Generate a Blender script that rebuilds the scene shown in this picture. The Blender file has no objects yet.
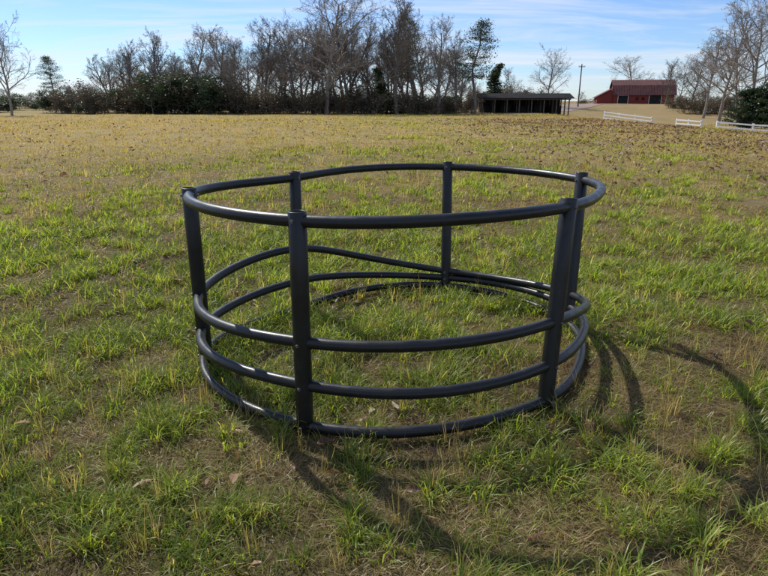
import bpy, math, random
import numpy as np
from mathutils import Vector, Matrix, Quaternion

random.seed(7); rng = np.random.default_rng(7)
scene = bpy.context.scene
PITCH = math.radians(17.5); F = 580.0; CAMH = 1.6

# ---------------------------------------------------------------- helpers
def smooth(t):
    t = np.clip(t, 0, 1); return t*t*(3-2*t)

_tab = np.random.default_rng(3).random((256, 256))
def vnoise(x, y, s=1.0, o=0):
    x = np.asarray(x, float)/s + 37.3*o; y = np.asarray(y, float)/s + 11.7*o
    xi = np.floor(x).astype(int); yi = np.floor(y).astype(int)
    fx = x-xi; fy = y-yi; fx = fx*fx*(3-2*fx); fy = fy*fy*(3-2*fy)
    a = _tab[xi % 256, yi % 256]; b = _tab[(xi+1) % 256, yi % 256]
    c = _tab[xi % 256, (yi+1) % 256]; d = _tab[(xi+1) % 256, (yi+1) % 256]
    return (a*(1-fx)+b*fx)*(1-fy) + (c*(1-fx)+d*fx)*fy
def fbm(x, y, s, o=0):
    return 0.55*vnoise(x, y, s, o)+0.28*vnoise(x, y, s/2.1, o+1)+0.17*vnoise(x, y, s/4.3, o+2)

def hgt(X, Y):
    X = np.asarray(X, float); Y = np.asarray(Y, float)
    und = (vnoise(X, Y, 1.1, 5)-.5)*.035 + (vnoise(X, Y, 9, 6)-.5)*.08*smooth((np.hypot(X, Y)-7)/15)
    und = und + (vnoise(X, Y, 45, 9)-.5)*.35*smooth((np.hypot(X, Y)-30)/60)*(1-.7*smooth((X-15)/10))
    valley = -1.45*smooth((X-21-(Y-34)*.10)/13)*smooth((Y-5)/25)
    rise = smooth((Y-104)/66)
    hi = 1.9 + 6*smooth((np.hypot(X, Y)-260)/900)
    return valley*(1-rise) + hi*rise*smooth((X+20)/60) + 1.0*rise*(1-smooth((X+20)/60)) + und
def H(x, y): return float(hgt(x, y))

def ray(px, py, Y):
    v = 288-py; Yc = F*math.cos(PITCH)+v*math.sin(PITCH); Zc = -F*math.sin(PITCH)+v*math.cos(PITCH)
    return (px-384)/Yc*Y, CAMH+Zc/Yc*Y

def new_obj(name, me, parent=None, coll=None):
    o = bpy.data.objects.new(name, me)
    (coll or scene.collection).objects.link(o)
    if parent is not None: o.parent = parent
    return o
def mesh(name, verts, faces, mats=(), midx=None, smooth_=False):
    me = bpy.data.meshes.new(name)
    me.from_pydata([tuple(v) for v in verts], [], faces)
    for m in mats: me.materials.append(m)
    if midx is not None: me.polygons.foreach_set("material_index", midx)
    if smooth_: me.polygons.foreach_set("use_smooth", [True]*len(me.polygons))
    me.update(); return me
def empty(name, loc=(0, 0, 0), rz=0):
    e = bpy.data.objects.new(name, None); scene.collection.objects.link(e)
    e.location = loc; e.rotation_euler = (0, 0, rz); return e

# ---------------------------------------------------------------- materials
def mat(name):
    m = bpy.data.materials.new(name); m.use_nodes = True
    nt = m.node_tree; nt.nodes.clear()
    return m, nt, nt.nodes, nt.links
def N(nt, t, **kw):
    n = nt.nodes.new(t)
    for k, v in kw.items(): setattr(n, k, v)
    return n
def ramp(nt, fac, stops):
    r = N(nt, 'ShaderNodeValToRGB'); e = r.color_ramp.elements
    while len(e) < len(stops): e.new(.5)
    for i, (p, c) in enumerate(stops):
        e[i].position = p; e[i].color = (*c, 1)
    nt.links.new(fac, r.inputs[0]); return r.outputs[0]
def noise(nt, vec, scale, detail=4, rough=.55):
    n = N(nt, 'ShaderNodeTexNoise'); n.inputs['Scale'].default_value = scale
    n.inputs['Detail'].default_value = detail; n.inputs['Roughness'].default_value = rough
    if vec is not None: nt.links.new(vec, n.inputs['Vector'])
    return n.outputs['Fac']
def mixrgb(nt, fac, a, b, mode='MIX'):
    m = N(nt, 'ShaderNodeMixRGB', blend_type=mode)
    for i, v in enumerate((fac, a, b)):
        if isinstance(v, bpy.types.NodeSocket): nt.links.new(v, m.inputs[i])
        elif isinstance(v, tuple): m.inputs[i].default_value = (*v, 1)
        else: m.inputs[i].default_value = v
    return m.outputs[0]
def thin_shader(nt, lk, col, trans, gloss, boost=(1.7, 1.6, .9)):
    d = N(nt, 'ShaderNodeBsdfDiffuse'); t = N(nt, 'ShaderNodeBsdfTranslucent'); g = N(nt, 'ShaderNodeBsdfGlossy')
    g.inputs['Roughness'].default_value = .4
    lk.new(col, d.inputs[0])
    tc = mixrgb(nt, 1.0, col, boost, 'MULTIPLY'); lk.new(tc, t.inputs[0])
    ms = N(nt, 'ShaderNodeMixShader'); ms.inputs[0].default_value = trans
    lk.new(d.outputs[0], ms.inputs[1]); lk.new(t.outputs[0], ms.inputs[2])
    ms2 = N(nt, 'ShaderNodeMixShader'); ms2.inputs[0].default_value = gloss
    lk.new(ms.outputs[0], ms2.inputs[1]); lk.new(g.outputs[0], ms2.inputs[2])
    out = N(nt, 'ShaderNodeOutputMaterial'); lk.new(ms2.outputs[0], out.inputs[0])

def blade_mat(name, stops, trans=.45, gloss=.04):
    m, nt, nd, lk = mat(name)
    oi = N(nt, 'ShaderNodeObjectInfo'); geo = N(nt, 'ShaderNodeNewGeometry')
    f = N(nt, 'ShaderNodeMath', operation='ADD')
    isl = N(nt, 'ShaderNodeMath', operation='MULTIPLY'); lk.new(geo.outputs['Random Per Island'], isl.inputs[0]); isl.inputs[1].default_value = .6
    r2 = N(nt, 'ShaderNodeMath', operation='MULTIPLY'); lk.new(oi.outputs['Random'], r2.inputs[0]); r2.inputs[1].default_value = .4
    lk.new(isl.outputs[0], f.inputs[0]); lk.new(r2.outputs[0], f.inputs[1])
    thin_shader(nt, lk, ramp(nt, f.outputs[0], stops), trans, gloss, (1.2, 1.15, .8)); return m

def simple_mat(name, c1, c2, scale=3, rough=.85, metal=0, spec=.3, bump=.0, stretch=None):
    m, nt, nd, lk = mat(name)
    tc = N(nt, 'ShaderNodeTexCoord'); v = tc.outputs['Object']
    if stretch:
        mp = N(nt, 'ShaderNodeMapping'); mp.inputs['Scale'].default_value = stretch; lk.new(v, mp.inputs[0]); v = mp.outputs[0]
    nz = noise(nt, v, scale, 5)
    col = ramp(nt, nz, [(.3, c1), (.7, c2)])
    p = N(nt, 'ShaderNodeBsdfPrincipled'); lk.new(col, p.inputs['Base Color'])
    p.inputs['Roughness'].default_value = rough; p.inputs['Metallic'].default_value = metal
    p.inputs['Specular IOR Level'].default_value = spec
    out = N(nt, 'ShaderNodeOutputMaterial'); lk.new(p.outputs[0], out.inputs[0])
    return m

def grass_mat(name, boost, tr):
    m, nt, nd, lk = mat(name)
    at = N(nt, 'ShaderNodeAttribute'); at.attribute_name = "Col"
    thin_shader(nt, lk, at.outputs['Color'], tr, .022, boost); return m
M_grass = grass_mat("pasture_grass_blades", (2.3, 2.25, 1.0), .48)
M_leaf = grass_mat("dry_leaf", (1.2, 1.0, .8), .3)
M_thick = blade_mat("thicket_leaf", [(.0, (.05, .045, .025)), (.5, (.10, .08, .045)), (1, (.17, .125, .075))], .3)
M_everg = blade_mat("evergreen_leaf", [(.0, (.02, .04, .014)), (.5, (.04, .065, .025)), (1, (.075, .10, .04))], .25)
M_bark = simple_mat("bark", (.11, .09, .074), (.23, .195, .165), 2.5, .95)
M_barkp = simple_mat("bark_pale", (.18, .15, .128), (.33, .285, .24), 2.5, .95)

def ground_mat():
    m, nt, nd, lk = mat("pasture_ground")
    geo = N(nt, 'ShaderNodeNewGeometry'); pos = geo.outputs['Position']
    n1 = noise(nt, pos, 7, 8, .7); n2 = noise(nt, pos, .45, 5, .6); n3 = noise(nt, pos, .06, 4); n4 = noise(nt, pos, 38, 6, .75)
    c_near = ramp(nt, n4, [(.3, (.045, .034, .018)), (.5, (.11, .09, .045)), (.68, (.20, .165, .085)), (.8, (.13, .15, .045))])
    c_far = ramp(nt, n2, [(.3, (.18, .165, .06)), (.48, (.27, .22, .09)), (.62, (.35, .27, .14)), (.75, (.21, .19, .07))])
    c_far = mixrgb(nt, .45, c_far, ramp(nt, n1, [(.3, (.13, .115, .05)), (.7, (.40, .33, .175))]))
    ln = N(nt, 'ShaderNodeVectorMath', operation='LENGTH'); lk.new(pos, ln.inputs[0])
    mr = N(nt, 'ShaderNodeMapRange'); lk.new(ln.outputs['Value'], mr.inputs[0]); mr.inputs[1].default_value = 6; mr.inputs[2].default_value = 30
    col = mixrgb(nt, mr.outputs[0], c_near, c_far)
    col = mixrgb(nt, ramp(nt, n3, [(.4, (0, 0, 0)), (.65, (.4, .4, .4))]), col, (.36, .26, .13))
    sp = N(nt, 'ShaderNodeSeparateXYZ'); lk.new(pos, sp.inputs[0])
    mx = N(nt, 'ShaderNodeMapRange'); lk.new(sp.outputs['X'], mx.inputs[0]); mx.inputs[1].default_value = 7; mx.inputs[2].default_value = 22; mx.inputs[4].default_value = .6
    mul = N(nt, 'ShaderNodeMath', operation='MULTIPLY'); lk.new(mx.outputs[0], mul.inputs[0]); lk.new(n1, mul.inputs[1])
    col = mixrgb(nt, mul.outputs[0], col, (.21, .12, .07))
    p = N(nt, 'ShaderNodeBsdfPrincipled'); lk.new(col, p.inputs['Base Color']); p.inputs['Roughness'].default_value = 1
    p.inputs['Specular IOR Level'].default_value = .05
    b = N(nt, 'ShaderNodeBump'); b.inputs['Strength'].default_value = .9; b.inputs['Distance'].default_value = .03
    lk.new(n4, b.inputs['Height']); lk.new(b.outputs[0], p.inputs['Normal'])
    out = N(nt, 'ShaderNodeOutputMaterial'); lk.new(p.outputs[0], out.inputs[0])
    return m
M_ground = ground_mat()

u = np.linspace(-1, 1, 361)
ax = np.sinh(u*7.6)/math.sinh(7.6)*2600
ay = ax + 3.0
gx, gy = np.meshgrid(ax, ay); gz = hgt(gx, gy)
n = len(ax)
V = np.stack([gx.ravel(), gy.ravel(), gz.ravel()], 1)
ii, jj = np.meshgrid(np.arange(n-1), np.arange(n-1)); a = (jj*n+ii).ravel()
me = bpy.data.meshes.new("ground"); me.from_pydata(V.tolist(), [], np.stack([a, a+1, a+n+1, a+n], 1).tolist())
me.materials.append(M_ground); me.polygons.foreach_set("use_smooth", [True]*len(me.polygons)); me.update()
new_obj("ground", me)

# ---------------------------------------------------------------- grass: one mesh of individual blades
def polar(N_, dmin, dbreak, dmax, powr, th=.86):
    d = np.exp(np.linspace(math.log(dmin), math.log(dmax), 4000))
    dens = np.where(d < dbreak, 1, (dbreak/d)**powr)*d
    c = np.concatenate([[0], np.cumsum(.5*(dens[1:]+dens[:-1])*np.diff(d))]); c /= c[-1]
    dd = np.interp(rng.random(N_), c, d); t = rng.uniform(-th, th, N_)
    return dd*np.sin(t), dd*np.cos(t), dd
PAL = [  # per kind: dark, mid, bright
    [(.080, .130, .018), (.175, .240, .036), (.320, .370, .075)],   # 0 lush
    [(.105, .112, .028), (.210, .205, .054), (.330, .290, .100)],   # 1 short
    [(.200, .145, .068), (.345, .265, .135), (.540, .440, .260)],   # 2 straw
    [(.075, .048, .028), (.150, .100, .056), (.250, .175, .100)]]   # 3 dead brown
PAL = np.array(PAL)
def pal(kind, t):
    t = np.clip(t, 0, 1)[:, None]; a, b, c = PAL[kind, 0], PAL[kind, 1], PAL[kind, 2]
    return np.where(t < .5, a+(b-a)*t*2, b+(c-b)*(t-.5)*2)

NT = 56000; BPT = 13
CX, CY, CD = polar(NT, .55, 3.5, 118, 2.0)
bx_, by_, bd_ = polar(760, .8, 4.5, 16, 1.3)
kb = fbm(bx_, by_, 1.6, 70) > .43
bx_, by_, bd_ = bx_[kb], by_[kb], bd_[kb]; reps = rng.integers(3, 9, len(bx_))
BXc = np.repeat(bx_, reps)+rng.normal(0, .035, reps.sum()); BYc = np.repeat(by_, reps)+rng.normal(0, .035, reps.sum())
nbig = len(BXc)
CX = np.concatenate([CX, BXc]); CY = np.concatenate([CY, BYc]); CD = np.hypot(CX, CY)
isbig = np.zeros(len(CX), bool); isbig[-nbig:] = True
k = ~((CX > 45) & (CY > 100)); CX, CY, CD, isbig = CX[k], CY[k], CD[k], isbig[k]; NT = len(CX)
fs_ = np.maximum(1, CD/3.5); fs_[isbig] = np.minimum(fs_[isbig], 1.6)
lush = fbm(CX, CY, .38, 0)*.55 + fbm(CX, CY, 2.2, 3)*.45
lush_far = fbm(CX, CY, 3.0, 40)*.6+fbm(CX, CY, 14, 43)*.4
far = smooth((CD-8)/25); lush = lush*(1-far)+lush_far*far
leftw = smooth((-CX/np.maximum(CD, 1)+.15)/.6)
mid = smooth((CD-4)/8)
thr = .47 + .035*mid + .04*far + .09*leftw*mid + .04*smooth((CX-10)/15)
vig = np.clip((lush-thr)/.12, -1, 1)
r = rng.random(NT)
kind = np.where(vig > .15, 0, np.where(vig > -.35, 1, 2))
kind = np.where(r < .12, 1, kind); kind = np.where((r > .12) & (r < .21), 0, kind); kind = np.where(r > .77, 2, kind)
dn = fbm(CX, CY, .7, 12); kind = np.where((dn > .59) & (r > .30) & (r < .72), 3, kind)
kind = np.where((r > .745) & (r < .77), 4, kind)
kind = np.where(isbig, 5, kind)
cv = np.clip(vig, 0, 1)*rng.uniform(.4, 1, NT)
def per(a): return np.repeat(a, BPT)
K = per(kind); D = per(CD); FS = per(fs_); CVg = per(cv); crand = per(rng.random(NT))
NB = len(K); q = rng.random
crad = np.array([.034, .055, .065, .05, .03, .03])[K]*FS**.95
ang = q(NB)*2*math.pi; rr = crad*np.sqrt(q(NB))
BX = per(CX)+rr*np.cos(ang); BY = per(CY)+rr*np.sin(ang)
az = ang + rng.normal(0, .9, NB)
Lm = np.array([.085, .045, .085, .08, .17, .15])[K]; L = Lm*rng.uniform(.5, 1.35, NB)*(1+1.0*CVg*(K == 0))*FS**.22
W = np.array([.0048, .0036, .0028, .0032, .0024, .0055])[K]*rng.uniform(.6, 1.35, NB)*FS**.88*(1+.25*CVg)
lean = np.abs(rng.normal(0, 1, NB))*np.array([.38, .5, .35, .5, .22, .35])[K]+np.array([.22, .35, .95, .6, .05, .25])[K]
el = np.maximum(math.pi/2-lean, .03)
curl = np.array([1.5, 1.1, .7, 1.4, .5, 1.6])[K]*rng.uniform(.4, 1.5, NB)
GZ = hgt(BX, BY)-.004
tone = .5*crand+.5*q(NB); kk = np.where(K == 4, 2, np.where(K == 5, 0, K)); tone = np.where(K == 5, .5+.5*tone, tone)
col = pal(kk, tone*.95+.05*CVg)
yel = (q(NB) < .14) & ((K < 2) | (K == 5)); col[yel] = pal(np.full(yel.sum(), 2), q(yel.sum()))*np.array([.95, 1.0, .8])
patch = fbm(BX, BY, 1.7, 60)[:, None]; col = col*(1+(patch-.5)*.6)
gold = smooth((CD-10)/30)*(.25+.45*leftw)*(.5+fbm(CX, CY, 9, 80))
col = col*(1-per(gold)[:, None]) + per(gold)[:, None]*np.array([.37, .255, .125])
brn = per(smooth((CX-6)/12)*smooth((CY-8)/14)*.3)[:, None]; col = col*(1-brn)+brn*np.array([.26, .165, .09])
def build_blades(sel, ns):
    n_ = len(sel); nv = 2*ns+1
    co = np.zeros((n_, nv, 3), np.float32); cl = np.ones((n_, nv, 4), np.float32)
    px, py, pz = BX[sel].copy(), BY[sel].copy(), np.zeros(n_)
    e = el[sel].copy(); a_ = az[sel].copy(); l = L[sel]; w = W[sel]; tw = rng.uniform(-.7, .7, n_)
    c0 = col[sel]
    for s in range(ns+1):
        t = s/ns; wd = w*.5*(1-t**1.7)
        sx_ = -np.sin(a_)*np.cos(tw*t); sy_ = np.cos(a_)*np.cos(tw*t); sz_ = np.sin(tw*t)
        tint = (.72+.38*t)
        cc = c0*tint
        if s < ns:
            for j, sg in ((0, -1), (1, 1)):
                co[:, 2*s+j, 0] = px+sg*sx_*wd; co[:, 2*s+j, 1] = py+sg*sy_*wd; co[:, 2*s+j, 2] = np.maximum(pz+sg*sz_*wd, -.004)
                cl[:, 2*s+j, :3] = cc
        else:
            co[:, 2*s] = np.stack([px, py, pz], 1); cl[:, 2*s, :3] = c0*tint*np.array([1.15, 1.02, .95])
        st = l/ns
        px = px+np.cos(a_)*np.cos(e)*st; py = py+np.sin(a_)*np.cos(e)*st; pz = np.maximum(pz+np.sin(e)*st, .003)
        e = e-curl[sel]*rng.uniform(.5, 1.4, n_)/ns; a_ = a_+rng.normal(0, .15, n_)
    co[:, :, 2] += GZ[sel][:, None]
    b = (np.arange(n_)*nv)[:, None]
    tri = []
    for s in range(ns-1):
        i = 2*s; tri += [[i, i+1, i+3], [i, i+3, i+2]]
    i = 2*(ns-1); tri.append([i, i+1, i+2])
    T = (b[:, :, None]+np.array(tri)[None]).reshape(-1, 3)
    return co.reshape(-1, 3), cl.reshape(-1, 4), T
def tri_obj(name, co, cl, T, m):
    me = bpy.data.meshes.new(name)
    me.vertices.add(len(co)); me.vertices.foreach_set("co", co.astype(np.float32).ravel())
    me.loops.add(len(T)*3); me.loops.foreach_set("vertex_index", T.astype(np.int32).ravel())
    me.polygons.add(len(T)); me.polygons.foreach_set("loop_start", np.arange(0, len(T)*3, 3, dtype=np.int32))
    me.update(calc_edges=True)
    ca = me.color_attributes.new("Col", 'FLOAT_COLOR', 'POINT'); ca.data.foreach_set("color", cl.astype(np.float32).ravel())
    me.materials.append(m); return new_obj(name, me)
near = np.nonzero(D < 9)[0]; farr = np.nonzero(D >= 9)[0]
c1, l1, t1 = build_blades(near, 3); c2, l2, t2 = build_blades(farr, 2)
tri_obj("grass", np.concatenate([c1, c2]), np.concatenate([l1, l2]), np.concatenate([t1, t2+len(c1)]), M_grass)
print("blades", NB, "tris", len(t1)+len(t2))

# dry leaves : one joined mesh
def leaf(seed):
    r = random.Random(seed); L = r.uniform(.04, .058); W = L*.55; n_ = 9; vs = []; fs = []
    cu = r.uniform(5, 18); cl = r.uniform(-12, 12); lob = r.uniform(.2, .45); fq = r.choice([3, 4])
    for i in range(n_):
        t = i/(n_-1); x = (t-.5)*2*L
        w = W*math.sin(math.pi*min(max(t, .03), .97))**.7*(1-lob*(.5+.5*math.cos(t*fq*2*math.pi)))
        for j in (-1, 0, 1):
            y = j*w*r.uniform(.85, 1.1); vs.append((x, y, .004+cu*y*y*1.4+cl*.3*x*x*2+abs(r.gauss(0, .003))))
    for i in range(n_-1):
        for j in range(2):
            a = i*3+j; fs += [(a, a+1, a+4), (a, a+4, a+3)]
    b = len(vs); vs += [(-L, -.0012, .004), (-L, .0012, .004), (-L-.03, 0, .012)]; fs.append((b, b+1, b+2))
    return np.array(vs), np.array(fs)
LS = [leaf(s) for s in range(10)]
X, Y, D2 = polar(60000, .8, 5, 75, 1.15)
pr = .025 + .08*smooth((fbm(X, Y, 1.2, 20)-.5)/.15) + 1.0*smooth((X-2)/13)*smooth((Y-6)/10)*(.4+.6*smooth((fbm(X, Y, 3, 22)-.42)/.15))
kp = rng.random(len(X)) < pr; X, Y, D2 = X[kp], Y[kp], D2[kp]
VV = []; TT = []; CC = []; off = 0
lp = np.array([(.13, .07, .042), (.20, .115, .07), (.28, .18, .115), (.46, .37, .28)])
HZ = hgt(X, Y)
for x, y, d, hz in zip(X, Y, D2, HZ):
    v, f = LS[random.randrange(10)]; s = random.uniform(.45, 1.0)*max(1, d/9)**.55
    R = np.array((Matrix.Rotation(random.uniform(0, 6.28), 3, 'Z') @ Matrix.Rotation(random.gauss(0, .5), 3, 'X') @ Matrix.Rotation(random.gauss(0, .5), 3, 'Y')))
    vv = (v*s) @ R.T + np.array([x, y, hz+random.uniform(.015, .055)])
    VV.append(vv); TT.append(f+off); off += len(v)
    c = lp[min(3, int(random.random()**1.7*4))]*random.uniform(.8, 1.15); CC.append(np.tile(np.append(c, 1), (len(v), 1)))
tri_obj("fallen_leaves", np.concatenate(VV), np.concatenate(CC), np.concatenate(TT), M_leaf)

# ---------------------------------------------------------------- hay ring feeder
def plastic():
    m, nt, nd, lk = mat("black_polyethylene")
    tc = N(nt, 'ShaderNodeTexCoord'); nz = noise(nt, tc.outputs['Object'], 9, 6, .65); nf = noise(nt, tc.outputs['Object'], 70, 4, .6)
    col = ramp(nt, nz, [(.35, (.008, .008, .009)), (.6, (.012, .012, .013)), (.8, (.04, .037, .031))])
    p = N(nt, 'ShaderNodeBsdfPrincipled'); lk.new(col, p.inputs['Base Color'])
    lk.new(ramp(nt, nz, [(.3, (.28, .28, .28)), (.75, (.52, .52, .52))]), p.inputs['Roughness'])
    p.inputs['Specular IOR Level'].default_value = .42
    b = N(nt, 'ShaderNodeBump'); b.inputs['Strength'].default_value = .18; b.inputs['Distance'].default_value = .003
    lk.new(nf, b.inputs['Height']); lk.new(b.outputs[0], p.inputs['Normal'])
    out = N(nt, 'ShaderNodeOutputMaterial'); lk.new(p.outputs[0], out.inputs[0]); return m
M_pl = plastic()
M_bolt = simple_mat("galvanised_bolt", (.16, .155, .15), (.28, .27, .26), 40, .5, .9, .5)

base = [(-.405, 2.63), (.89, 2.87), (1.38, 4.08), (.56, 5.03), (-.68, 4.45), (-1.17, 3.50)]
top = [(-.400, 2.65), (.965, 3.02), (1.45, 4.30), (.56, 5.20), (-.68, 4.47), (-1.165, 3.48)]
PH = [1.135, 1.14, 1.13, 1.125, 1.12, 1.13]
def ring_pts(heights, n_=144, wob=0, seed=0):
    pts = []
    for (b, t, z) in zip(base, top, heights):
        f = z/1.13; pts.append((b[0]+(t[0]-b[0])*f, b[1]+(t[1]-b[1])*f))
    cx = sum(p[0] for p in pts)/6; cy = sum(p[1] for p in pts)/6
    ang = [math.atan2(p[1]-cy, p[0]-cx) for p in pts]; rad = [math.hypot(p[0]-cx, p[1]-cy) for p in pts]
    for i in range(1, 6):
        while ang[i] < ang[i-1]: ang[i] += 2*math.pi
    res = []
    for seg in range(6):
        for k_ in range(n_//6):
            t = k_/(n_//6)
            a0, a1 = ang[seg], ang[(seg+1) % 6]+(2*math.pi if seg == 5 else 0)
            am = ang[seg-1]-(2*math.pi if seg == 0 else 0); ap = ang[(seg+2) % 6]+(2*math.pi if seg >= 4 else 0)
            def h(p0, p1, m0, m1): return (2*t**3-3*t*t+1)*p0+(t**3-2*t*t+t)*m0+(-2*t**3+3*t*t)*p1+(t**3-t*t)*m1
            r0, r1, rm, rp = rad[seg], rad[(seg+1) % 6], rad[seg-1], rad[(seg+2) % 6]
            z0, z1, zm, zp = heights[seg], heights[(seg+1) % 6], heights[seg-1], heights[(seg+2) % 6]
            dA = a1-a0
            rr = h(r0, r1, (r1-rm)/(a1-am)*dA, (rp-r0)/(ap-a0)*dA)
            zz = h(z0, z1, (z1-zm)/(a1-am)*dA*.8, (zp-z0)/(ap-a0)*dA*.8)
            A = a0+dA*t
            rr += .005*math.sin(A*5+seed)
            if seg == 1: rr -= .045*math.sin(math.pi*t)**2
            res.append(Vector((cx+rr*math.cos(A), cy+rr*math.sin(A), zz+.004*math.sin(A*4+seed*2))))
    return res
def tube(path, r, closed, sides=20):
    vs = []; fs = []; n_ = len(path)
    for i, p in enumerate(path):
        d = (path[(i+1) % n_]-path[i-1]).normalized()
        s = d.cross(Vector((0, 0, 1))).normalized(); q = s.cross(d)
        for k_ in range(sides):
            a = 2*math.pi*k_/sides; vs.append(p + s*(r*math.cos(a)) + q*(r*math.sin(a)))
    for i in range(n_):
        for k_ in range(sides):
            a = i*sides+k_; b = i*sides+(k_+1) % sides; c = ((i+1) % n_)*sides
            fs.append((a, b, c+(k_+1) % sides, c+k_))
    return vs, fs
feeder = empty("hay_ring_feeder", (0, 0, 0))
rails = [("top_rail", [1.095, 1.095, 1.075, 1.085, 1.075, 1.085], .030, 0),
         ("upper_middle_rail", [.485, .485, .25, .165, .52, .46], .029, 1.3),
         ("lower_middle_rail", [.255, .24, .16, .105, .25, .225], .029, 2.1),
         ("bottom_rail", [.035, .045, .035, .035, .035, .035], .029, 3.7)]
for nm, hs, r_, sd in rails:
    v, f = tube(ring_pts(hs, 144, 0, sd), r_, True)
    new_obj(nm, mesh(nm, v, f, [M_pl], smooth_=True), feeder)
for i, (b, t, h) in enumerate(zip(base, top, PH)):
    b3 = Vector((b[0], b[1], -.03)); t3 = Vector((t[0], t[1], h)); d = (t3-b3).normalized()
    ro, ri = .044, .036
    vs = []; fs = []; sides = 28
    L_ = (t3-b3).length
    rings = [(ro, 0), (ro, L_*.33), (ro, L_*.66), (ro, L_-.004), (ro-.002, L_-.001), (ro-.004, L_), (ri+.001, L_), (ri, L_-.003), (ri, L_-.25)]
    s = d.cross(Vector((0, 1, 0))).normalized(); q_ = s.cross(d)
    for (r_, z_) in rings:
        for k_ in range(sides):
            a = 2*math.pi*k_/sides; vs.append(b3+d*z_+s*(r_*math.cos(a))+q_*(r_*math.sin(a)))
    for j in range(len(rings)-1):
        for k_ in range(sides):
            fs.append((j*sides+k_, j*sides+(k_+1) % sides, (j+1)*sides+(k_+1) % sides, (j+1)*sides+k_))
    fs.append(tuple(len(vs)-sides+k_ for k_ in range(sides)))
    new_obj("post_%d" % (i+1), mesh("post", vs, fs, [M_pl], smooth_=True), feeder)
    cdir = Vector((b[0]-.11, b[1]-3.78, 0)).normalized()
    bv = []; bf = []
    for nm, hs, r_, sd in rails:
        for sgn in (1, -1):
            c = b3+d*((hs[i]+.03)/d.z); ax_ = cdir*sgn
            e1 = ax_.cross(Vector((0, 0, 1))).normalized(); e2 = Vector((0, 0, 1))
            for (rr_, dd, ns_) in ((.010, .0445, 12), (.007, .048, 6)):
                o_ = len(bv)
                for lay in (0, 1):
                    for k_ in range(ns_):
                        a = 2*math.pi*k_/ns_
                        bv.append(c+ax_*(dd-.004+lay*(.006 if ns_ == 12 else .009))+e1*(rr_*math.cos(a))+e2*(rr_*math.sin(a)))
                for k_ in range(ns_): bf.append((o_+k_, o_+(k_+1) % ns_, o_+ns_+(k_+1) % ns_, o_+ns_+k_))
                bf.append(tuple(o_+ns_+k_ for k_ in range(ns_)))
    new_obj("bolts_%d" % (i+1), mesh("bolts", bv, bf, [M_bolt]), feeder)

# ---------------------------------------------------------------- trees
class MB:
    def __init__(s): s.v = []; s.f = []; s.m = []
    def seg(s, pts, rads, sides, mi=0):
        b = len(s.v)
        for i, p in enumerate(pts):
            d = (pts[min(i+1, len(pts)-1)]-pts[max(i-1, 0)])
            if d.length < 1e-6: d = Vector((0, 0, 1))
            d.normalize(); e = d.cross(Vector((.31, .95, .07))).normalized(); q = d.cross(e)
            for k_ in range(sides):
                a = 2*math.pi*k_/sides; s.v.append(p+e*(rads[i]*math.cos(a))+q*(rads[i]*math.sin(a)))
        for i in range(len(pts)-1):
            for k_ in range(sides):
                a = b+i*sides+k_; c = b+i*sides+(k_+1) % sides
                s.f.append((a, c, c+sides, a+sides)); s.m.append(mi)
    def quad(s, c, size, r, mi=1):
        n_ = Vector((r.gauss(0, 1), r.gauss(0, 1), r.gauss(0, 1))).normalized(); e = n_.orthogonal().normalized(); q = n_.cross(e)
        a = r.uniform(0, 3.14); e, q = e*math.cos(a)+q*math.sin(a), q*math.cos(a)-e*math.sin(a)
        w = size*r.uniform(.6, 1.2); l = w*r.uniform(.9, 1.8); b = len(s.v)
        s.v += [c-e*l, c+q*w*.6, c+e*l, c-q*w*.6]; s.f.append((b, b+1, b+2, b+3)); s.m.append(mi)
    def build(s, name, mats):
        return mesh(name, s.v, s.f, mats, s.m)

def grow(mb, r, p, d, L, rad, lv, maxlv, spec, leaves=None):
    ns = [9, 6, 4, 3, 2][lv]; pts = [p.copy()]; rads = [rad]; dd = d.copy()
    end = rad*([.28, .25, .3, .4, .6][lv])
    for i in range(ns):
        t = (i+1)/ns
        j = [.07, .16, .22, .28, .3][lv]
        dd = (dd+Vector((r.gauss(0, j), r.gauss(0, j), r.gauss(0, j)+spec['up'][lv]))).normalized()
        p = p+dd*(L/ns); pts.append(p.copy()); rads.append(rad+(end-rad)*t)
    mb.seg(pts, rads, [8, 5, 4, 3, 3][lv])
    if leaves and lv >= 2:
        for _ in range(leaves[0]): mb.quad(r.choice(pts)+Vector((r.gauss(0, .3), r.gauss(0, .3), r.gauss(0, .3))), leaves[1], r)
    if lv >= maxlv: return
    nc = spec['n'][lv]
    for c in range(nc):
        t = spec['t0'][lv]+(1-spec['t0'][lv])*((c+r.random())/nc); x = t*ns; i = min(int(x), ns-1)
        q = pts[i].lerp(pts[i+1], x-i); rr = rads[i]+(rads[i+1]-rads[i])*(x-i)
        pd = (pts[i+1]-pts[i]).normalized(); az = r.uniform(0, 6.283) if lv else c*2.4+r.uniform(-.5, .5)
        e = pd.orthogonal().normalized(); e = Quaternion(pd, az) @ e
        an = math.radians(r.uniform(*spec['a'][lv]))*(1.15-.45*t)
        cd = pd*math.cos(an)+e*math.sin(an)
        cl = L*spec['l'][lv]*(1.12-.62*t)*r.uniform(.7, 1.25)
        grow(mb, r, q, cd, cl, max(min(rr*.62, rad*.5), .016), lv+1, maxlv, spec, leaves)

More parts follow.
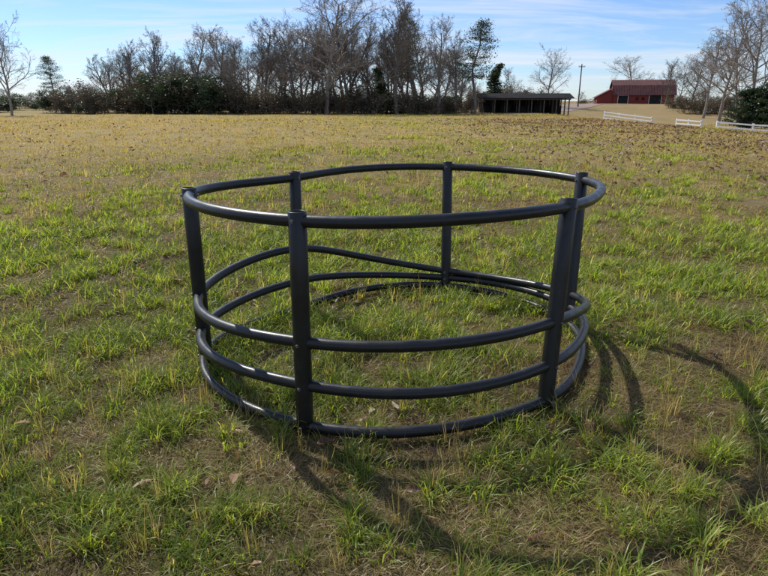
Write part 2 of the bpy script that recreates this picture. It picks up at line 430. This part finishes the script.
def bare_tree_mesh(seed, H_=18, kind=0):
    r = random.Random(seed); mb = MB()
    if kind == 0:
        spec = dict(up=[.03, .07, .06, .05, .03], n=[16, 8, 6, 5], t0=[.22, .2, .2, .15], a=[(40, 70), (30, 60), (30, 60), (25, 60)], l=[.62, .55, .52, .5])
    else:
        spec = dict(up=[.03, .10, .08, .06, .03], n=[16, 8, 6, 5], t0=[.32, .2, .2, .15], a=[(28, 55), (28, 50), (25, 55), (25, 60)], l=[.45, .55, .54, .5])
    grow(mb, r, Vector((0, 0, -.3)), Vector((r.gauss(0, .04), r.gauss(0, .04), 1)).normalized(), H_*.86, H_*.0165, 0, 4, spec)
    return mb
def hmax(mb): return max(v.z for v in mb.v)
trees = []
for s in range(7):
    mb = bare_tree_mesh(100+s, 18, 0 if s in (0, 2, 5) else 1)
    trees.append((mb.build("bare_tree_mesh_%d" % s, [M_bark if s % 2 else M_barkp]), hmax(mb)))
def thicket(seed, leafy, ml):
    r = random.Random(seed); mb = MB()
    spec = dict(up=[.08, .06, .05, .03, .02], n=[9, 5, 4, 0], t0=[.1, .1, .1, .1], a=[(25, 60), (25, 60), (25, 60), (25, 60)], l=[.5, .55, .5, .5])
    for k_ in range(9):
        a = r.uniform(0, 6.28); q = r.uniform(0, 2.2); hh = r.uniform(2.4, 5.5)
        grow(mb, r, Vector((q*math.cos(a), q*math.sin(a), -.2)), Vector((.3*math.cos(a)+r.gauss(0, .1), .3*math.sin(a)+r.gauss(0, .1), 1)).normalized(), hh, .05, 0, 3, spec, (leafy, .11))
    return mb.build("thicket_mesh", [M_bark, ml]), hmax(mb)
thk = [thicket(201, 2, M_thick), thicket(202, 1, M_thick), thicket(203, 6, M_everg), thicket(204, 1, M_thick)]

def evergreen(seed, H_, kind):
    r = random.Random(seed); mb = MB()
    tr = [Vector((r.gauss(0, .12)*i*.5, r.gauss(0, .12)*i*.5, H_*i/8-.2*(i == 0))) for i in range(9)]
    mb.seg(tr, [H_*.016*(1-i/9.5) for i in range(9)], 7)
    if kind == 'pine': z0, nb, wid = .36, 52, .19
    elif kind == 'cedar': z0, nb, wid = .06, 80, .20
    else: z0, nb, wid = .02, 85, .55
    for k_ in range(nb):
        t = z0+(1-z0)*((k_+r.random())/nb)
        uu = (t-z0)/(1-z0)
        if kind == 'pine': w = H_*wid*(math.sin(math.pi*min(1, .25+uu*.75))**.7)*r.uniform(.45, 1.15)
        elif kind == 'cedar': w = H_*wid*(1-uu)**.75*r.uniform(.7, 1.2)
        else: w = H_*wid*math.sqrt(max(0, 1-uu**2.2))*r.uniform(.65, 1.1)
        a = k_*2.4+r.uniform(-.4, .4); i = min(int(t*8), 7); p0 = tr[i].lerp(tr[i+1], t*8-i)
        d = Vector((math.cos(a), math.sin(a), r.uniform(.0, .45)))
        p1 = p0+d*w; mid = p0+d*w*.5+Vector((0, 0, -.04*w))
        mb.seg([p0, mid, p1], [.05*(1-uu)+.015, .03, .01], 3)
        nc = 3 if kind == 'pine' else 4
        for c in range(nc):
            tt = .4+.65*(c+r.random())/nc if kind == 'pine' else .25+.8*(c+r.random())/nc
            cc = p0.lerp(p1, min(tt, 1.05)); sg = (.36 if kind == 'pine' else .3)*(H_/15)**.5
            sgx = sg*(1.3 if kind != 'cedar' else 1)
            for _ in range(42 if kind == 'pine' else 30):
                mb.quad(cc+Vector((r.gauss(0, sgx), r.gauss(0, sgx), r.gauss(0, sg*.6))), .10, r)
    return mb.build(kind+"_mesh", [M_bark, M_everg]), hmax(mb)
pineM = [evergreen(301, 16, 'pine'), evergreen(302, 15, 'pine')]
cedM = [evergreen(311, 8, 'cedar'), evergreen(312, 7, 'cedar')]
shrM = evergreen(321, 4.5, 'shrub')

def place(name, mh, px, topy, Yd, parent=None, wide=1.0, rz=None):
    x, zt = ray(px, topy, Yd); g = H(x, Yd); s = (zt-g)/mh[1]
    o = new_obj(name, mh[0], parent); o.location = (x, Yd, g-.05)
    o.scale = (s*wide, s*wide, s); o.rotation_euler = (0, 0, random.uniform(0, 6.28) if rz is None else rz)
    return o
for px, ty, Yd, k_, w_ in [(-8, 8, 95, 0, .9), (120, 36, 118, 1, 1.1), (150, 24, 122, 3, 1.1), (183, 20, 116, 6, 1.1), (228, 26, 112, 4, 1), (262, 18, 118, 1, 1.1),
                     (322, -18, 112, 2, 1.15), (350, -12, 116, 5, 1.05), (398, -16, 112, 3, 1.1), (420, -2, 118, 6, 1.0), (441, 10, 114, 4, 1.0), (458, 26, 120, 1, .9),
                     (292, 4, 115, 5, 1.1), (553, 42, 150, 0, .95), (640, 54, 215, 2, 1.3), (516, 66, 150, 4, 1), (700, 38, 140, 5, 1), (717, 28, 120, 6, 1.1), (738, 0, 100, 2, .9), (775, -24, 90, 0, 1.0),
                     (672, 56, 165, 3, 1.2), (686, 60, 180, 0, 1), (756, 20, 110, 5, 1)]:
    place("bare_tree", trees[k_], px, ty, Yd, None, w_)
place("pine_tree", pineM[0], 479, 18, 112, None, 1.25)
place("pine_tree", pineM[1], 408, 12, 125, None, 1.0)
place("pine_tree", pineM[1], 47, 54, 125, None, 1.1)
place("cedar_tree", cedM[0], 497, 62, 128, None, 1.3)
place("cedar_tree", cedM[1], 382, 66, 116, None, 1.2)
place("evergreen_shrub", shrM, 756, 86, 80, None, 1.0)
place("evergreen_shrub", shrM, 788, 76, 78, None, 1.1)

tl = empty("distant_tree_line")
prof = [(55, 88), (75, 74), (100, 50), (140, 34), (200, 30), (260, 28), (300, 18), (350, 12), (430, 20), (460, 42), (480, 66), (520, 90)]
def pf(x): return float(np.interp(x, [a for a, b in prof], [b for a, b in prof]))
for i in range(66):
    px = 66 + (i+random.random())/66*415; Yd = random.uniform(114, 150)
    place("tree", trees[random.choice([1, 3, 4, 6, 2, 3, 4, 6, 0, 5])], px, pf(px)+random.uniform(0, 34), Yd, tl, random.uniform(1.0, 1.3))
tk = empty("hedgerow_thicket")
for i in range(46):
    px = 57+(i+random.random())/46*345; Yd = random.uniform(110, 122)
    kk = 2 if (random.random() < (.35 if px < 210 else .12)) else random.choice([0, 1, 3])
    ty = (82 if px < 110 else 74 if px < 225 else 86) + random.uniform(-7, 13)
    place("thicket", thk[kk], px, ty, Yd, tk, random.uniform(1.2, 1.8))
for i in range(12):
    px = 395+(i+random.random())/12*72; Yd = random.uniform(112, 125)
    place("thicket", thk[random.choice([0, 1, 3, 2])], px, random.uniform(84, 97), Yd, tk, random.uniform(1.4, 2.0))
for i in range(10):
    px = 476+(i+random.random())/10*60
    place("thicket", thk[random.choice([0, 1, 3])], px, random.uniform(82, 92), random.uniform(146, 160), tk, 1.8)
fw = empty("background_woods")
for i in range(95):
    px = -420+(i+random.random())/95*1700; Yd = random.uniform(240, 300)
    if random.random() < .5: place("far_tree", trees[random.randrange(7)], px, random.uniform(82, 93), Yd, fw, 1.8)
    else: place("far_thicket", thk[random.choice([0, 1, 3])], px, random.uniform(90, 98), Yd*.9, fw, 3.6)
for i in range(9):
    px = -60+i*13+random.uniform(-3, 3); place("far_thicket", thk[random.randrange(4)], px, random.uniform(90, 99), random.uniform(120, 150), fw, 2.2)
for i in range(14):
    px = 676+i*9+random.uniform(-3, 3); place("far_thicket", thk[random.choice([0, 1, 3])], px, random.uniform(84, 98), random.uniform(125, 165), fw, 1.8)

# ---------------------------------------------------------------- buildings
def box(mb, x0, x1, y0, y1, z0, z1, mi):
    b = len(mb.v); mb.v += [Vector(p) for p in ((x0, y0, z0), (x1, y0, z0), (x1, y1, z0), (x0, y1, z0), (x0, y0, z1), (x1, y0, z1), (x1, y1, z1), (x0, y1, z1))]
    for f in ((0, 3, 2, 1), (4, 5, 6, 7), (0, 1, 5, 4), (1, 2, 6, 5), (2, 3, 7, 6), (3, 0, 4, 7)):
        mb.f.append(tuple(b+i for i in f)); mb.m.append(mi)
def part(name, parent, mats, fn):
    mb = MB(); fn(mb); return new_obj(name, mb.build(name, mats), parent)
M_red = simple_mat("red_boards", (.16, .03, .024), (.25, .05, .038), 1.2, .85, stretch=(6, 6, .4))
M_redroof = simple_mat("red_metal_roof", (.085, .038, .034), (.14, .055, .05), .8, .8, .0)
M_white = simple_mat("white_paint", (.68, .67, .64), (.82, .81, .79), 3, .6)
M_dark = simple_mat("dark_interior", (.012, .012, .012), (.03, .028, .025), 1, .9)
M_grayroof = simple_mat("dark_metal_roof", (.014, .014, .015), (.03, .029, .028), .7, .9, .0, .08)
M_wood = simple_mat("weathered_wood", (.07, .055, .045), (.16, .13, .10), 3, .9)

bx, _ = ray(640, 104, 178); bz = H(bx, 178)
barn = empty("red_barn", (bx, 178, bz), math.radians(-14))
L_, Dp, wh, kh, rh = 16.0, 10.0, 2.7, 5.0, 6.5
gp = [(-Dp/2, 0), (-Dp/2, wh), (-Dp*.33, kh), (0, rh), (Dp*.33, kh), (Dp/2, wh), (Dp/2, 0)]
def walls(mb):
    for x in (-L_/2, L_/2):
        b = len(mb.v); mb.v += [Vector((x, y, z)) for y, z in gp]; mb.f.append(tuple(range(b, b+7))); mb.m.append(0)
    for y in (-Dp/2, Dp/2):
        b = len(mb.v); mb.v += [Vector((-L_/2, y, -.6)), Vector((L_/2, y, -.6)), Vector((L_/2, y, wh)), Vector((-L_/2, y, wh))]; mb.f.append((b, b+1, b+2, b+3)); mb.m.append(0)
    x0 = -L_/2-4.5; x1 = -L_/2-.01
    box(mb, x0, x1, -Dp/2+.3, Dp/2-.3, -.6, 1.9, 0)
    for y in (-Dp/2+.3, Dp/2-.3):
        b = len(mb.v); mb.v += [Vector((x0, y, 1.9)), Vector((x1, y, 1.9)), Vector((x1, y, 4.2))]; mb.f.append((b, b+1, b+2)); mb.m.append(0)
part("walls", barn, [M_red], walls)
def roof(mb):
    th = .14; ov = .5
    prof_ = [(-Dp/2-.45, wh-.35), (-Dp*.33, kh+.06), (0, rh+.06), (Dp*.33, kh+.06), (Dp/2+.45, wh-.35)]
    for i in range(4):
        (y0, z0), (y1, z1) = prof_[i], prof_[i+1]; b = len(mb.v)
        for x in (-L_/2-ov, L_/2+ov):
            mb.v += [Vector((x, y0, z0)), Vector((x, y1, z1)), Vector((x, y1, z1+th)), Vector((x, y0, z0+th))]
        for f in ((0, 1, 2, 3), (7, 6, 5, 4), (0, 4, 5, 1), (3, 2, 6, 7), (0, 3, 7, 4), (1, 5, 6, 2)):
            mb.f.append(tuple(b+j for j in f)); mb.m.append(0)
    for k_ in range(24):
        x = -L_/2-.3+k_*(L_+.6)/23
        for i in range(4):
            (y0, z0), (y1, z1) = prof_[i], prof_[i+1]
            mb.seg([Vector((x, y0, z0+th+.01)), Vector((x, y1, z1+th+.01))], [.03, .03], 4)
    x0 = -L_/2-5.0; x1 = -L_/2-.55; b = len(mb.v)
    for y in (-Dp/2-.1, Dp/2+.1):
        mb.v += [Vector((x0, y, 1.75)), Vector((x1, y, 4.1)), Vector((x1, y, 4.24)), Vector((x0, y, 1.89))]
    for f in ((0, 1, 2, 3), (7, 6, 5, 4), (0, 4, 5, 1), (3, 2, 6, 7), (0, 3, 7, 4)): mb.f.append(tuple(b+j for j in f)); mb.m.append(0)
part("roof", barn, [M_redroof], roof)
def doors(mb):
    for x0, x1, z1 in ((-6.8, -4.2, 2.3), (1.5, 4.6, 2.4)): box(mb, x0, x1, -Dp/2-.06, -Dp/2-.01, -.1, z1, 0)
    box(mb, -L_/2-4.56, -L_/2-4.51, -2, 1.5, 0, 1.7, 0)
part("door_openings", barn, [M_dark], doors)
def trim(mb):
    for x0, x1, z1 in ((-6.8, -4.2, 2.3), (1.5, 4.6, 2.4)):
        for xa in (x0-.12, x1+.01): box(mb, xa, xa+.11, -Dp/2-.1, -Dp/2-.005, 0, z1, 0)
        box(mb, x0-.12, x1+.12, -Dp/2-.1, -Dp/2-.005, z1+.002, z1+.12, 0)
part("white_trim", barn, [M_white], trim)
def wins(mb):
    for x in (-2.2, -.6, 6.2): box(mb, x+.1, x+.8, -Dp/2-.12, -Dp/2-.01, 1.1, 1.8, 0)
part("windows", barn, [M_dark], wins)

sx0, _ = ray(480, 100, 120); sx1, _ = ray(566, 100, 120); scx = (sx0+sx1)/2; sl = sx1-sx0
shed = empty("open_pole_shed", (scx, 120, H(scx, 120)), math.radians(-4))
def sposts(mb):
    for i in range(8):
        x = -sl/2+.3+i*(sl-.6)/7
        for y, h_ in ((-3.5, 2.5), (0, 3.05), (3.5, 2.7)): box(mb, x-.1, x+.1, y-.1, y+.1, -1, h_, 0)
    for y, z in ((-3.5, 2.3), (3.5, 2.5)): box(mb, -sl/2, sl/2, y-.16, y-.11, z, z+.2, 0)
part("posts", shed, [M_wood], sposts)
def sroof(mb):
    b = len(mb.v)
    for x in (-sl/2-.5, sl/2+.5): mb.v += [Vector((x, -4.2, 2.5)), Vector((x, 0, 3.4)), Vector((x, 4.2, 2.6)), Vector((x, 4.2, 2.72)), Vector((x, 0, 3.55)), Vector((x, -4.2, 2.63))]
    for f in ((0, 1, 2, 3, 4, 5), (11, 10, 9, 8, 7, 6), (0, 6, 7, 1), (1, 7, 8, 2), (2, 8, 9, 3), (3, 9, 10, 4), (4, 10, 11, 5), (5, 11, 6, 0)): mb.f.append(tuple(b+j for j in f)); mb.m.append(0)
part("roof", shed, [M_grayroof], sroof)
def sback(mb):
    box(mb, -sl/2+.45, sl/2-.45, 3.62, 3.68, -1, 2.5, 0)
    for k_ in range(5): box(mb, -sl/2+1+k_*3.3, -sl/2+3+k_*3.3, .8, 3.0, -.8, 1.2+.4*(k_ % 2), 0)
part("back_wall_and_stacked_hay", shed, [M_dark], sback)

ux, uz = ray(582, 64, 150); ug = H(ux, 150)
up_ = empty("utility_pole", (ux, 150, ug))
part("pole", up_, [M_wood], lambda mb: mb.seg([Vector((0, 0, -.5)), Vector((0, 0, uz-ug))], [.17, .12], 10))
def arm(mb):
    z = uz-ug-.7; box(mb, -.8, .8, -.2, -.13, z, z+.14, 0)
    for x in (-.7, -.3, .3, .7): mb.seg([Vector((x, -.165, z+.14)), Vector((x, -.165, z+.36))], [.05, .04], 8)
part("crossarm", up_, [M_wood], arm)

def fence(pts, nrail=3, h=1.25):
    e = empty("white_rail_fence")
    def po(mb):
        for i in range(len(pts)-1):
            a_ = Vector(pts[i]); b_ = Vector(pts[i+1]); n_ = max(2, int((b_-a_).length/2.4))
            for k_ in range(n_+1):
                p = a_.lerp(b_, k_/n_); g = H(p.x, p.y); box(mb, p.x-.08, p.x+.08, p.y-.08, p.y+.08, g-.3, g+h+.08, 0)
    part("posts", e, [M_white], po)
    def ra(mb):
        for i in range(len(pts)-1):
            a_ = Vector(pts[i]); b_ = Vector(pts[i+1]); n_ = max(2, int((b_-a_).length/2.4)); dr = (b_-a_).normalized(); nn = Vector((-dr.y, dr.x))
            off = nn*(-.1 if nn.y > 0 else .1)
            for k_ in range(n_):
                p = a_.lerp(b_, k_/n_)+off; q = a_.lerp(b_, (k_+1)/n_)+off
                for j in range(nrail):
                    z = h*(j+.6)/nrail+.1; za = H(p.x, p.y)+z; zb = H(q.x, q.y)+z; b0 = len(mb.v)
                    t2 = nn*.02
                    mb.v += [Vector((*(p-t2), za-.07)), Vector((*(q-t2), zb-.07)), Vector((*(q-t2), zb+.07)), Vector((*(p-t2), za+.07)),
                             Vector((*(p+t2), za-.07)), Vector((*(q+t2), zb-.07)), Vector((*(q+t2), zb+.07)), Vector((*(p+t2), za+.07))]
                    for f in ((0, 1, 2, 3), (5, 4, 7, 6), (3, 2, 6, 7), (1, 0, 4, 5)): mb.f.append(tuple(b0+t for t in f)); mb.m.append(0)
    part("rails", e, [M_white], ra)
def gp2(px, Yd): return (ray(px, 120, Yd)[0], Yd)
fence([gp2(718, 60), gp2(795, 54)])
fence([gp2(677, 72), gp2(702, 68)])
fence([gp2(604, 86), gp2(652, 78)])

M_dirt = simple_mat("dirt", (.20, .14, .11), (.32, .25, .20), .8, .95)
rp = [(28, 127), (38, 138), (47, 150), (56, 166), (75, 170)]
vs = []; fs = []; path = []
for i in range(len(rp)-1):
    for k_ in range(10): t = k_/10; path.append(Vector((rp[i][0]*(1-t)+rp[i+1][0]*t, rp[i][1]*(1-t)+rp[i+1][1]*t)))
for i in range(len(path)-1):
    d = (path[i+1]-path[i]).normalized(); nn = Vector((-d.y, d.x))
    for s in np.linspace(-1, 1, 7):
        q = path[i]+nn*(s*4.0); vs.append((q.x, q.y, H(q.x, q.y)+.06))
for i in range(len(path)-2):
    for j in range(6): a = i*7+j; fs.append((a, a+1, a+8, a+7))
new_obj("dirt_road", mesh("dirt_road", vs, fs, [M_dirt], smooth_=True))

# ---------------------------------------------------------------- light
AZ = math.radians(38); EL = math.radians(45)
S_ = Vector((-math.sin(AZ)*math.cos(EL), math.cos(AZ)*math.cos(EL), math.sin(EL)))
sun = bpy.data.lights.new("sun", 'SUN'); sun.energy = 5.0; sun.angle = math.radians(.5); sun.color = (1, .955, .87)
so = bpy.data.objects.new("sun", sun); scene.collection.objects.link(so); so.rotation_euler = S_.to_track_quat('Z', 'Y').to_euler(); so.location = (0, 0, 30)
w = bpy.data.worlds.new("World"); scene.world = w; w.use_nodes = True; nt = w.node_tree; nt.nodes.clear(); lk = nt.links
sky = N(nt, 'ShaderNodeTexSky', sky_type='NISHITA'); sky.sun_disc = False; sky.sun_elevation = EL; sky.sun_rotation = -AZ
sky.air_density = 1.0; sky.dust_density = .15; sky.ozone_density = 3.0
tc = N(nt, 'ShaderNodeTexCoord'); sp = N(nt, 'ShaderNodeSeparateXYZ'); lk.new(tc.outputs['Generated'], sp.inputs[0])
zz = N(nt, 'ShaderNodeMath', operation='MAXIMUM'); lk.new(sp.outputs['Z'], zz.inputs[0]); zz.inputs[1].default_value = 0
za = N(nt, 'ShaderNodeMath', operation='ADD'); lk.new(zz.outputs[0], za.inputs[0]); za.inputs[1].default_value = .10
cb = N(nt, 'ShaderNodeCombineXYZ')
for i, ch in enumerate('XY'):
    dv = N(nt, 'ShaderNodeMath', operation='DIVIDE'); lk.new(sp.outputs[ch], dv.inputs[0]); lk.new(za.outputs[0], dv.inputs[1]); lk.new(dv.outputs[0], cb.inputs[i])
mp = N(nt, 'ShaderNodeMapping'); mp.inputs['Rotation'].default_value = (0, 0, .5); mp.inputs['Scale'].default_value = (.35, .9, 1); lk.new(cb.outputs[0], mp.inputs[0])
cn = N(nt, 'ShaderNodeTexNoise'); cn.inputs['Scale'].default_value = 1.3; cn.inputs['Detail'].default_value = 8; cn.inputs['Roughness'].default_value = .6; cn.inputs['Distortion'].default_value = .6
lk.new(mp.outputs[0], cn.inputs['Vector'])
cf = ramp(nt, cn.outputs['Fac'], [(.43, (0, 0, 0)), (.66, (.85, .85, .85))])
blue = mixrgb(nt, 1.0, sky.outputs[0], (.68, .80, 1.05), 'MULTIPLY')
colr = mixrgb(nt, cf, blue, (6.2, 6.5, 7.0))
bg = N(nt, 'ShaderNodeBackground'); bg.inputs['Strength'].default_value = .135; lk.new(colr, bg.inputs[0])
ow = N(nt, 'ShaderNodeOutputWorld'); lk.new(bg.outputs[0], ow.inputs[0])

cam = bpy.data.cameras.new("camera"); cam.sensor_width = 36; cam.lens = 36*F/768; cam.clip_end = 6000; cam.clip_start = .05
co = bpy.data.objects.new("camera", cam); scene.collection.objects.link(co); co.location = (0, 0, CAMH); co.rotation_euler = (math.pi/2-PITCH, 0, 0)
scene.camera = co
scene.view_settings.view_transform = 'Standard'; scene.view_settings.look = 'None'; scene.view_settings.exposure = 0
